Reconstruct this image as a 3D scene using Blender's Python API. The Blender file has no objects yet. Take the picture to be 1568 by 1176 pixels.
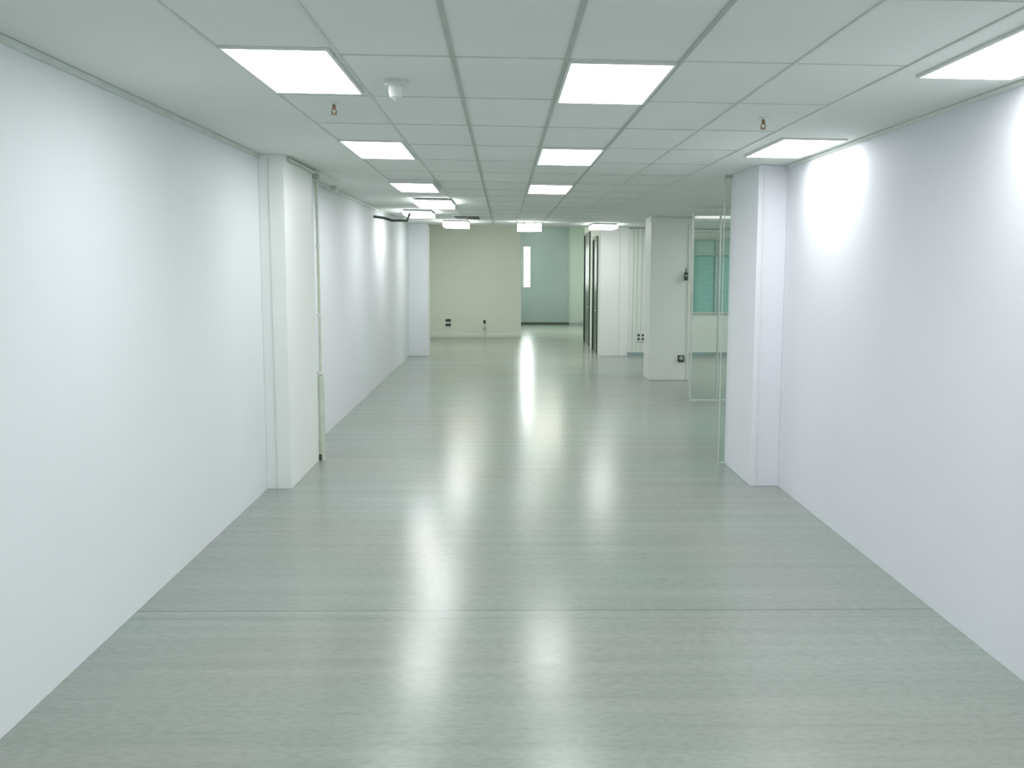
import bpy, math
from mathutils import Vector
S=bpy.context.scene
S.view_settings.view_transform='Standard'
COL=S.collection

# ---------------------------------------------------------------- materials
def mat(name,col,rough=.6,noise=0.0,scale=3.0,spec=.5,metal=0,bump=0.0,emit=None,es=0,stretch=(1,1,1)):
    m=bpy.data.materials.new(name); m.use_nodes=True
    nt=m.node_tree; b=nt.nodes['Principled BSDF']
    b.inputs['Base Color'].default_value=(*col,1)
    b.inputs['Roughness'].default_value=rough
    b.inputs['Metallic'].default_value=metal
    b.inputs['Specular IOR Level'].default_value=spec
    if noise>0:
        tc=nt.nodes.new('ShaderNodeTexCoord'); mp=nt.nodes.new('ShaderNodeMapping')
        mp.inputs['Scale'].default_value=stretch
        nt.links.new(tc.outputs['Object'],mp.inputs['Vector'])
        n=nt.nodes.new('ShaderNodeTexNoise'); n.inputs['Scale'].default_value=scale; n.inputs['Detail'].default_value=1
        nt.links.new(mp.outputs[0],n.inputs['Vector'])
        r=nt.nodes.new('ShaderNodeValToRGB')
        r.color_ramp.elements[0].position=.3; r.color_ramp.elements[1].position=.7
        r.color_ramp.elements[0].color=(*[c*(1-noise) for c in col],1)
        r.color_ramp.elements[1].color=(*[min(1,c*(1+noise)) for c in col],1)
        nt.links.new(n.outputs['Fac'],r.inputs['Fac']); nt.links.new(r.outputs[0],b.inputs['Base Color'])
    if emit:
        b.inputs['Emission Color'].default_value=(*emit,1); b.inputs['Emission Strength'].default_value=es
    return m
M_wallL=mat('painted_wall_left',(.80,.835,.86),.65,.010,1.2,spec=.2)
M_wallR=mat('painted_wall_right',(.80,.82,.87),.65,.010,1.2,spec=.2)
M_wallG=mat('painted_wall_green_white',(.79,.835,.78),.6,.015,1.5)
M_pil=mat('painted_pillar',(.88,.915,.895),.5,.010,1.5)
M_trim=mat('trim_paint',(.76,.80,.77),.45,.02,6)
M_ceil=mat('ceiling_tile',(.78,.825,.79),.85,.03,.7)
M_tb1=mat('ceiling_tbar',(.44,.51,.46),.5,.05,5)
M_tb2=mat('ceiling_tbar_pale',(.66,.73,.68),.5,.05,5)
M_frame=mat('light_frame_metal',(.75,.78,.76),.4,.02,8)
M_emit=mat('light_diffuser',(.9,.9,.9),.5,emit=(1,.995,1),es=11.5)
M_fillW=mat('added_fill_warm',(.9,.9,.8),.5,emit=(1,1,.88),es=18)  # warm glow for the added fill panels in the raised ceiling
M_dark=mat('dark_plastic',(.06,.08,.07),.4,.1,10)
M_white=mat('white_plastic',(.78,.82,.78),.4,.02,10)
M_pipe=mat('painted_pipe',(.62,.68,.58),.4,.06,8)
M_brass=mat('brass_sprinkler',(.32,.22,.13),.35,.1,20,metal=.7)
M_door=mat('dark_green_door',(.05,.085,.07),.3,.1,3)
M_alu=mat('aluminium_frame',(.42,.50,.47),.35,.05,6,metal=.3)
M_alu2=mat('pale_green_frame',(.52,.60,.56),.35,.05,6)
M_panel=mat('grey_blue_panel',(.33,.42,.42),.25,.03,1)
M_panel2=mat('pale_green_panel',(.52,.63,.57),.3,.03,1)
M_teal=mat('teal_blind_fabric',(.27,.55,.49),.5,.06,4,stretch=(1,1,6))
M_teal2=mat('teal_blind_upper',(.45,.66,.58),.5,.06,4,stretch=(1,1,6))
M_sky=mat('window_daylight',(.9,.95,1),.3,emit=(.95,1,1),es=20.0)

def glass(name,tint,g=.12):
    m=bpy.data.materials.new(name); m.use_nodes=True; nt=m.node_tree; nt.nodes.clear()
    o=nt.nodes.new('ShaderNodeOutputMaterial'); mx=nt.nodes.new('ShaderNodeMixShader')
    t=nt.nodes.new('ShaderNodeBsdfTransparent'); t.inputs[0].default_value=(*tint,1)
    gl=nt.nodes.new('ShaderNodeBsdfGlossy'); gl.inputs['Roughness'].default_value=.05
    mx.inputs[0].default_value=g
    nt.links.new(t.outputs[0],mx.inputs[1]); nt.links.new(gl.outputs[0],mx.inputs[2]); nt.links.new(mx.outputs[0],o.inputs[0])
    return m
M_glass=glass('greenish_glass',(.90,.96,.93),.08)

# floor : glossy grey-green vinyl, faint cross-wise streaks, seams
def floor_mat():
    m=bpy.data.materials.new('glossy_vinyl_floor'); m.use_nodes=True; nt=m.node_tree; N=nt.nodes; L=nt.links
    b=N['Principled BSDF']
    tc=N.new('ShaderNodeTexCoord')
    def noise(sc,st,det=2):
        mp=N.new('ShaderNodeMapping'); mp.inputs['Scale'].default_value=st
        L.new(tc.outputs['Object'],mp.inputs[0])
        n=N.new('ShaderNodeTexNoise'); n.inputs['Scale'].default_value=sc; n.inputs['Detail'].default_value=det
        L.new(mp.outputs[0],n.inputs['Vector']); return n
    n1=noise(1.0,(.35,9,1),3); n2=noise(.45,(1,1,1),1); n3=noise(38,(.5,1,1),2)
    def ramp(n,a,c0,bb,c1):
        r=N.new('ShaderNodeValToRGB'); r.color_ramp.elements[0].position=a; r.color_ramp.elements[1].position=bb
        r.color_ramp.elements[0].color=(*c0,1); r.color_ramp.elements[1].color=(*c1,1)
        L.new(n.outputs['Fac'],r.inputs[0]); return r
    r1=ramp(n1,.25,(.282,.330,.300),.75,(.330,.376,.346))
    r2=ramp(n2,.35,(1.0,.93,.92),.65,(.96,1.0,.99))
    r3=ramp(n3,.3,(.89,.89,.89),.6,(1,1,1))
    def mul(a,c):
        mu=N.new('ShaderNodeMixRGB'); mu.blend_type='MULTIPLY'; mu.inputs[0].default_value=1
        L.new(a,mu.inputs[1]); L.new(c,mu.inputs[2]); return mu.outputs[0]
    prev=mul(mul(r1.outputs[0],r2.outputs[0]),r3.outputs[0])
    sep=N.new('ShaderNodeSeparateXYZ'); L.new(tc.outputs['Object'],sep.inputs[0])
    for y,w,k in ((5.56,.005,.5),(5.43,.004,.75),(11.7,.008,.9)):
        a=N.new('ShaderNodeMath'); a.operation='COMPARE'; a.inputs[1].default_value=y; a.inputs[2].default_value=w
        L.new(sep.outputs['Y'],a.inputs[0])
        mm=N.new('ShaderNodeMixRGB'); mm.blend_type='MULTIPLY'; mm.inputs[2].default_value=(k,k,k,1)
        L.new(a.outputs[0],mm.inputs[0]); L.new(prev,mm.inputs[1]); prev=mm.outputs[0]
    L.new(prev,b.inputs['Base Color'])
    mr=N.new('ShaderNodeMapRange'); mr.inputs['To Min'].default_value=.185; mr.inputs['To Max'].default_value=.25
    L.new(n1.outputs['Fac'],mr.inputs[0]); L.new(mr.outputs[0],b.inputs['Roughness'])
    b.inputs['Specular IOR Level'].default_value=.38
    return m
M_floor=floor_mat()

# ---------------------------------------------------------------- mesh kit
class B:
    def __init__(s): s.v=[];s.f=[];s.mi=[];s.mats=[]
    def m(s,mt):
        if mt not in s.mats: s.mats.append(mt)
        return s.mats.index(mt)
    def hexa(s,p,mt):
        o=len(s.v); s.v+=p; i=s.m(mt)
        for q in ((0,3,2,1),(4,5,6,7),(0,1,5,4),(1,2,6,5),(2,3,7,6),(3,0,4,7)):
            s.f.append(tuple(o+k for k in q)); s.mi.append(i)
        return s
    def quad(s,p,mt):
        o=len(s.v); s.v+=p; s.f.append((o,o+1,o+2,o+3)); s.mi.append(s.m(mt)); return s
    def box(s,x0,x1,y0,y1,z0,z1,mt,tilt=None):
        t=tilt or (lambda x:0)
        return s.hexa([(x0,y0,z0+t(x0)),(x1,y0,z0+t(x1)),(x1,y1,z0+t(x1)),(x0,y1,z0+t(x0)),
                (x0,y0,z1+t(x0)),(x1,y0,z1+t(x1)),(x1,y1,z1+t(x1)),(x0,y1,z1+t(x0))],mt)
    def tube(s,pts,rads,mt,n=16,cap=True):
        i=s.m(mt); rings=[]
        P=[Vector(p) for p in pts]
        for k,p in enumerate(P):
            d=(P[min(k+1,len(P)-1)]-P[max(k-1,0)]).normalized()
            a=d.cross(Vector((0,0,1)))
            if a.length<.01: a=Vector((1,0,0))
            a.normalize(); b=d.cross(a).normalized()
            o=len(s.v); r=rads[k] if isinstance(rads,(list,tuple)) else rads
            for j in range(n):
                an=2*math.pi*j/n; s.v.append(tuple(p+a*math.cos(an)*r+b*math.sin(an)*r))
            rings.append(o)
        for k in range(len(rings)-1):
            for j in range(n):
                s.f.append((rings[k]+j,rings[k]+(j+1)%n,rings[k+1]+(j+1)%n,rings[k+1]+j)); s.mi.append(i)
        if cap:
            s.f.append(tuple(rings[0]+j for j in reversed(range(n)))); s.mi.append(i)
            s.f.append(tuple(rings[-1]+j for j in range(n))); s.mi.append(i)
        return s
    def make(s,name,bevel=0,recalc=True):
        me=bpy.data.meshes.new(name); me.from_pydata(s.v,[],s.f); me.update()
        for m_ in s.mats: me.materials.append(m_)
        for p,i in zip(me.polygons,s.mi): p.material_index=i
        if recalc:
            import bmesh
            bm=bmesh.new(); bm.from_mesh(me); bmesh.ops.recalc_face_normals(bm,faces=bm.faces); bm.to_mesh(me); bm.free()
        o=bpy.data.objects.new(name,me); COL.objects.link(o)
        if bevel:
            md=o.modifiers.new('bevel','BEVEL'); md.width=bevel; md.segments=2; md.limit_method='ANGLE'
        return o

SL=-.018
def zc(x): return 2.95+SL*x
tilt=lambda x: SL*x
XL,XR=-2.15,2.53
H=2.95

# ---------------------------------------------------------------- shell
B().box(-2.4,7.3,-3.2,36.2,-.15,0,M_floor).make('floor')
B().box(-2.4,7.3,-3.2,22.6,H,H+.12,M_ceil,tilt).make('ceiling')
B().box(-2.4,7.3,22.6,36.2,3.5,3.6,M_ceil).box(-2.4,7.3,22.6,22.7,H+.06,3.5,M_ceil).make('ceiling_raised')
def wallbox(name,x0,x1,y0,y1,m,top=None,z0=0):
    b=B()
    if top is None:
        b.hexa([(x0,y0,0),(x1,y0,0),(x1,y1,0),(x0,y1,0),(x0,y0,zc(x0)),(x1,y0,zc(x1)),(x1,y1,zc(x1)),(x0,y1,zc(x0))],m)
    else: b.box(x0,x1,y0,y1,z0,top,m)
    return b.make(name)
wallbox('wall_left',XL-.2,XL,-3,22.6,M_wallL)
wallbox('wall_left_far',XL-.2,XL,22.7,28.4,M_wallG,3.5)
wallbox('wall_right',XR,XR+.2,-3,9.9,M_wallR)
wallbox('wall_behind',XL,XR,-3.15,-3.0,M_wallL)
wallbox('wall_far',XL-.2,.51,28.4,28.6,M_wallG,3.5)
wallbox('wall_corridor_side',.36,.51,28.6,34.7,M_wallG,3.5)
wallbox('wall_side_room_near',XR+.2,7.0,9.7,9.9,M_wallG)
wallbox('wall_side_room_right',7.0,7.2,9.7,22.5,M_wallG)

b=B()
b.box(2.83,4.25,22.3,22.5,0,2.86,M_wallG).box(6.2,7.0,22.3,22.5,0,2.8,M_wallG)
b.box(4.25,6.2,22.3,22.5,0,.96,M_wallG).box(4.25,6.2,22.3,22.5,2.67,2.82,M_wallG)
b.make('wall_side_room_rear')
b=B()
for x in (2.93,3.02,3.12,3.24): b.box(x,x+.012,22.285,22.3,.1,2.86,M_tb2)
b.make('trim_1')
b=B()
for a in ((4.25,4.29,.96,2.67),(6.16,6.2,.96,2.67),(4.29,6.16,.96,1.0),(4.29,6.16,2.63,2.67),(4.29,6.16,2.28,2.31),(4.80,4.83,1.0,2.63),(5.4,5.43,1.0,2.63)):
    b.box(a[0],a[1],22.26,22.32,a[2],a[3],M_alu2)
b.box(4.29,6.16,22.33,22.35,1.0,2.3,M_teal).box(4.29,6.16,22.33,22.35,2.3,2.63,M_teal2)
b.make('window_1')

B().box(XL,.51,28.37,28.4,0,.07,M_trim).box(XL,.51,28.385,28.4,.07,.085,M_white).make('baseboard_far')
B().box(2.83,7,22.27,22.3,0,.08,M_panel).box(2.83,7,22.285,22.3,.08,.1,M_trim).make('baseboard_side_room')
b=B(); b.box(XL,XL+.022,-3,8.76,H-.035,H-.002,M_tb2,tilt).box(XL,XL+.022,10.07,22.3,H-.035,H-.002,M_tb2,tilt); b.make('trim_left')
b=B(); b.box(XR-.02,XR,-3,8.84,H-.022,H-.002,M_ceil,tilt); b.make('trim_right')

# ---------------------------------------------------------------- pillars
def pillar(name,x0,x1,y0,y1,m=M_pil,extra=None):
    b=B()
    b.hexa([(x0,y0,0),(x1,y0,0),(x1,y1,0),(x0,y1,0),(x0,y0,zc(x0)),(x1,y0,zc(x1)),(x1,y1,zc(x1)),(x0,y1,zc(x0))],m)
    if extra: extra(b)
    return b.make(name,bevel=.012)
pillar('wall_pillar',XL,-1.925,8.76,10.07,extra=lambda b:(b.box(-2.06,-2.045,8.752,8.76,0,2.95,M_trim)))
pillar('wall_pillar',2.27,XR,8.84,9.9,M_wallR,extra=lambda b:(b.box(2.315,2.325,8.832,8.84,0,2.88,M_trim)))
pillar('wall_pillar',XL,-1.70,22.3,22.58,M_wallL,extra=lambda b:b.box(-1.70,-1.685,22.32,22.58,0,2.93,M_trim))
pillar('room_pillar',2.60,3.31,17.4,18.1,M_pil,extra=lambda b:(b.box(3.26,3.31,17.38,17.4,0,2.88,M_white),b.box(2.585,3.32,17.385,17.4,2.80,2.86,M_pil)))
pillar('room_pillar',2.2,2.83,22.3,22.9,M_pil,extra=lambda b:b.box(2.62,2.635,22.292,22.3,0,2.9,M_trim))

# corridor right-hand wall with two dark doors
wallbox('wall_corridor_right_b',2.2,2.35,24.1,24.95,M_pil,3.5)
wallbox('wall_corridor_right_c',2.2,2.35,26.65,26.75,M_pil,3.5)
wallbox('wall_corridor_lintel_a',2.2,2.35,22.9,24.1,M_pil,3.5,2.74)
wallbox('wall_corridor_lintel_b',2.2,2.35,24.95,26.65,M_pil,3.5,2.92)
def door(name,y0,y1,h):
    b=B()
    b.box(2.17,2.25,y0,y0+.06,0,h,M_door).box(2.17,2.25,y1-.06,y1,0,h,M_door).box(2.17,2.25,y0+.06,y1-.06,h-.06,h,M_door)
    b.box(2.20,2.25,y0+.06,y1-.06,.01,h-.06,M_door)
    b.tube([(2.19,y0+.14,1.0),(2.15,y0+.14,1.0),(2.15,y0+.27,1.0)],.011,M_white)
    b.make(name)
door('door_1',22.92,24.08,2.72); door('door_2',24.97,26.63,2.9)

b=B()
b.box(.51,2.32,34.7,34.85,0,1.3,M_panel).box(.51,.70,34.7,34.85,1.3,2.75,M_panel).box(.96,2.32,34.7,34.85,1.3,2.75,M_panel).box(.51,2.32,34.7,34.85,2.75,3.5,M_panel)
b.box(.51,2.32,34.66,34.7,0,.08,M_dark)
b.box(2.29,2.32,34.66,34.7,.08,3.5,M_alu)
b.make('wall_corridor_end')
B().box(2.32,3.3,34.7,34.85,0,3.5,M_panel2).box(2.32,3.0,34.67,34.7,0,.08,M_panel).make('wall_corridor_end_panel')
B().box(3.0,3.15,26.9,34.7,0,3.5,M_pil).box(2.35,3.15,26.75,26.9,0,3.5,M_pil).make('wall_corridor_right_rear')
b=B()
b.box(.70,.72,34.68,34.76,1.3,2.75,M_alu).box(.94,.96,34.68,34.76,1.3,2.75,M_alu).box(.72,.94,34.68,34.76,1.3,1.33,M_alu).box(.72,.94,34.68,34.76,2.72,2.75,M_alu).box(.72,.94,34.68,34.76,2.0,2.02,M_alu)
b.quad([(.72,34.74,1.33),(.94,34.74,1.33),(.94,34.74,2.72),(.72,34.74,2.72)],M_sky)
b.make('window_2')

# ---------------------------------------------------------------- glass partitions
b=B()
b.box(2.80,6.99,14.57,14.65,0,.025,M_alu2).box(2.80,6.99,14.57,14.65,2.76,2.81,M_alu2)
for x in (2.80,3.2,4.4,5.6,6.95): b.box(x,x+.015,14.57,14.65,.025,2.76,M_alu2)
b.quad([(2.815,14.61,.03),(6.95,14.61,.03),(6.95,14.61,2.76),(2.815,14.61,2.76)],M_glass)
b.make('glass_partition')
b=B()
b.quad([(2.205,9.865,.02),(2.27,9.865,.02),(2.27,9.865,2.88),(2.205,9.865,2.88)],M_glass)
b.box(2.199,2.205,9.855,9.877,.02,2.88,M_alu2).box(2.199,2.27,9.85,9.88,0,.02,M_alu2).box(2.199,2.27,9.85,9.88,2.88,2.905,M_alu2)
b.make('glass_side_panel')

# ---------------------------------------------------------------- ceiling grid
b=B()
gx=[.29+.52*k for k in range(-3,4)]
for i,x in enumerate(gx):
    strong=i in (2,3,4)
    w=.010 if strong else .006
    b.box(x-w,x+w,-2.9,22.5,H-.006,H-.0005,M_tb1 if strong else M_tb2,tilt)
y=4.6-1.085*6
while y<22.4:
    for i in range(len(gx)-1):
        w=.008 if i in (2,3) else .005
        b.box(gx[i]+.011,gx[i+1]-.011,y-w,y+w,H-.004,H-.0005,M_tb2,tilt)
    y+=1.085
b.make('ceiling_grid')

# ---------------------------------------------------------------- lights
def panel(x0,x1,y0,y1,drop=.012,mt=None,z=None):
    mt=mt or M_emit
    b=B(); f=.014
    if z is None: t=tilt; zt=H-.001
    else: t=lambda x:0; zt=z-.001
    if drop>.05:
        b.box(x0+.03,x1-.03,y0+.05,y1-.05,zt-.02,zt,M_frame,t)
        b.box(x0,x1,y0,y1,zt-.035,zt-.02,M_frame,t)
        b.box(x0+.008,x1-.008,y0+.008,y1-.008,zt-drop,zt-.035,mt,t)
    else:
        b.box(x0,x1,y0,y0+f,zt-drop,zt,M_frame,t).box(x0,x1,y1-f,y1,zt-drop,zt,M_frame,t)
        b.box(x0,x0+f,y0+f,y1-f,zt-drop,zt,M_frame,t).box(x1-f,x1,y0+f,y1-f,zt-drop,zt,M_frame,t)
        z_=zt-drop*.7
        b.quad([(x0+f,y0+f,z_+t(x0+f)),(x0+f,y1-f,z_+t(x0+f)),(x1-f,y1-f,z_+t(x1-f)),(x1-f,y0+f,z_+t(x1-f))],mt)
    return b.make('ceiling_light_panel')
A=(-1.26,-.77); C=(.30,.80); R=(1.98,2.44)
panel(*A,4.47,5.58); panel(*C,4.63,5.73); panel(*R,3.65,4.82)
panel(*A,7.66,8.85); panel(*C,7.9,9.1); panel(*R,7.07,8.2)
panel(*A,10.95,12.2,.05); panel(*C,11.3,12.6)
panel(-1.25,-.73,13.9,15.1,.08); panel(-1.70,-1.22,16.7,17.9,.09)
panel(-1.24,-.72,20.2,21.3,.13); panel(1.84,2.36,20.3,21.4,.10)
for y0 in (1.2,-2.0):
    panel(*A,y0,y0+1.1); panel(*C,y0,y0+1.1); panel(*R,y0,y0+1.1)
panel(3.3,4.0,11.6,13.6); panel(4.4,5.2,16.2,17.9); panel(5.6,6.2,19.5,20.9)  # added fill panels, hidden from view, to brighten the column and side room
panel(-1.4,-.4,24.0,25.4,.012,M_fillW,3.5); panel(.9,1.9,30.2,31.8,.012,M_fillW,3.5)  # added out-of-sight fill panels that lift the far wall and corridor end
# illuminated hanging sign box
b=B(); zt=zc(.53); x0,x1,y0,y1=.29,.78,20.3,20.5
b.tube([(.42,20.4,zt),(.42,20.4,zt-.05)],.012,M_frame).tube([(.65,20.4,zt),(.65,20.4,zt-.05)],.012,M_frame)
b.box(x0,x1,y0,y1,zt-.20,zt-.045,M_emit)
b.box(x0-.01,x1+.01,y0-.01,y1+.01,zt-.05,zt-.035,M_frame).box(x0-.01,x1+.01,y0-.01,y1+.01,zt-.212,zt-.20,M_frame)
for i,x in enumerate((.35,.43,.52,.61,.68)):
    b.box(x,x+.012,y0-.006,y0,zt-.17,zt-.08,M_alu); b.box(x+.012,x+.042,y0-.006,y0,zt-(.09 if i%2 else .17)-.0,zt-(.08 if i%2 else .16),M_alu)
b.make('exit_sign')

# ---------------------------------------------------------------- ceiling fixtures
def sprinkler(x,y):
    z=zc(x); b=B()
    b.tube([(x,y,z),(x,y,z-.005),(x,y,z-.010)],[.028,.028,.016],M_white)
    b.tube([(x,y,z-.01),(x,y,z-.028),(x,y,z-.032),(x,y,z-.04)],[.010,.010,.013,.012],M_brass)
    b.tube([(x-.010,y,z-.038),(x-.016,y,z-.05),(x-.004,y,z-.066)],.004,M_brass,8)
    b.tube([(x+.010,y,z-.038),(x+.016,y,z-.05),(x+.004,y,z-.066)],.004,M_brass,8)
    b.tube([(x,y,z-.066),(x,y,z-.070)],[.018,.018],M_brass)
    b.make('fire_sprinkler')
sprinkler(-1.0,5.95); sprinkler(1.61,6.2)
x,y=-.555,5.2; z=zc(x); b=B()
b.tube([(x,y,z),(x,y,z-.02),(x,y,z-.03)],[.06,.06,.05],M_tb2,28)
b.tube([(x,y,z-.03),(x,y,z-.055),(x,y,z-.085),(x,y,z-.095)],[.036,.036,.032,.016],M_white,28)
b.tube([(x,y,z-.095),(x,y,z-.10)],[.010,.010],M_frame,12)
b.make('smoke_detector')
b=B(); x0,x1,y0,y1=-.95,-.40,18.2,19.2
b.box(x0,x1,y0,y1,H-.02,H-.001,M_tb2,tilt)
for k in range(8):
    yy=y0+.07+k*.115; b.box(x0+.05,x1-.05,yy,yy+.06,H-.035,H-.02,M_dark,tilt)
b.make('ceiling_air_vent')

b=B(); px=-1.90
b.tube([(px,8.9,2.955),(px,10.12,2.955)],.012,M_pipe)
b.tube([(px,10.12,2.955),(px,10.9,2.93),(px-.02,11.3,2.93)],.011,M_pipe)
b.tube([(px,10.14,2.95),(px,10.14,.9)],.014,M_pipe)
b.tube([(px,10.14,.9),(px,10.14,.88),(px,10.14,.03),(px,10.14,.0)],[.016,.034,.034,.038],M_pipe)
b.tube([(px,10.14,.9),(px,10.14,.93)],[.036,.036],M_trim)
b.tube([(px,10.08,2.92),(px,10.2,2.92)],.03,M_tb1)
b.tube([(px-.02,11.25,2.90),(px-.02,11.35,2.90)],.03,M_tb1)
for zz in (2.2,1.5): b.tube([(px,10.14,zz),(px,10.14,zz+.03)],[.022,.022],M_trim)
b.box(px-.05,px+.0,10.09,10.11,.0,.06,M_dark)
b.make('wall_pipe')
b=B()
b.tube([(-2.14,16.4,2.84),(-1.98,16.45,2.82),(-1.85,16.5,2.78),(-1.6,16.5,2.78),(-1.55,16.5,2.9)],.022,M_dark,12)
b.make('conduit_pipe')
def outlet(name,x,yf,z,w=.09,h=.13):
    b=B(); b.box(x-w/2,x+w/2,yf-.012,yf,z-h/2,z+h/2,M_white)
    for dz in (-.028,.028):
        b.box(x-w*.3,x+w*.3,yf-.018,yf-.012,z+dz*h/.13-.018*h/.13,z+dz*h/.13+.018*h/.13,M_dark)
    b.make(name,bevel=.002)
outlet('wall_outlet',3.08,22.285,.43,.09,.2); outlet('wall_outlet',3.18,22.285,.43,.09,.2)
outlet('wall_outlet',-1.6,28.4,.42,.26,.30)
b=B(); b.tube([(-.55,28.34,.0),(-.55,28.34,.4)],.02,M_trim); b.tube([(-.55,28.34,.4),(-.55,28.34,.5)],[.035,.03],M_dark); b.tube([(-.55,28.34,.22),(-.55,28.34,.28)],.032,M_tb1); b.make('pipe_stub')
b=B(); b.box(3.19,3.25,17.34,17.38,1.78,1.92,M_dark); b.tube([(3.22,17.34,1.86),(3.22,17.30,1.86)],.018,M_alu); b.tube([(3.22,17.36,1.92),(3.22,17.36,1.99)],.009,M_dark); b.make('wall_switch',bevel=.004)
b=B(); b.box(3.11,3.22,17.36,17.4,.33,.45,M_dark); b.tube([(3.165,17.36,.4),(3.165,17.33,.4)],[.04,.034],M_alu); b.make('floor_socket_box',bevel=.004)

# ---------------------------------------------------------------- world / camera
w=bpy.data.worlds.new('world'); S.world=w; w.use_nodes=True
w.node_tree.nodes['Background'].inputs[0].default_value=(.8,.9,.85,1); w.node_tree.nodes['Background'].inputs[1].default_value=.3
cd=bpy.data.cameras.new('camera'); cam=bpy.data.objects.new('camera',cd); COL.objects.link(cam)
cam.location=(0,0,2.0); cam.rotation_euler=(math.radians(90-6.77),0,math.radians(-.5))
cd.sensor_width=36; cd.lens=36*1500/1568; cd.clip_end=200
S.camera=cam
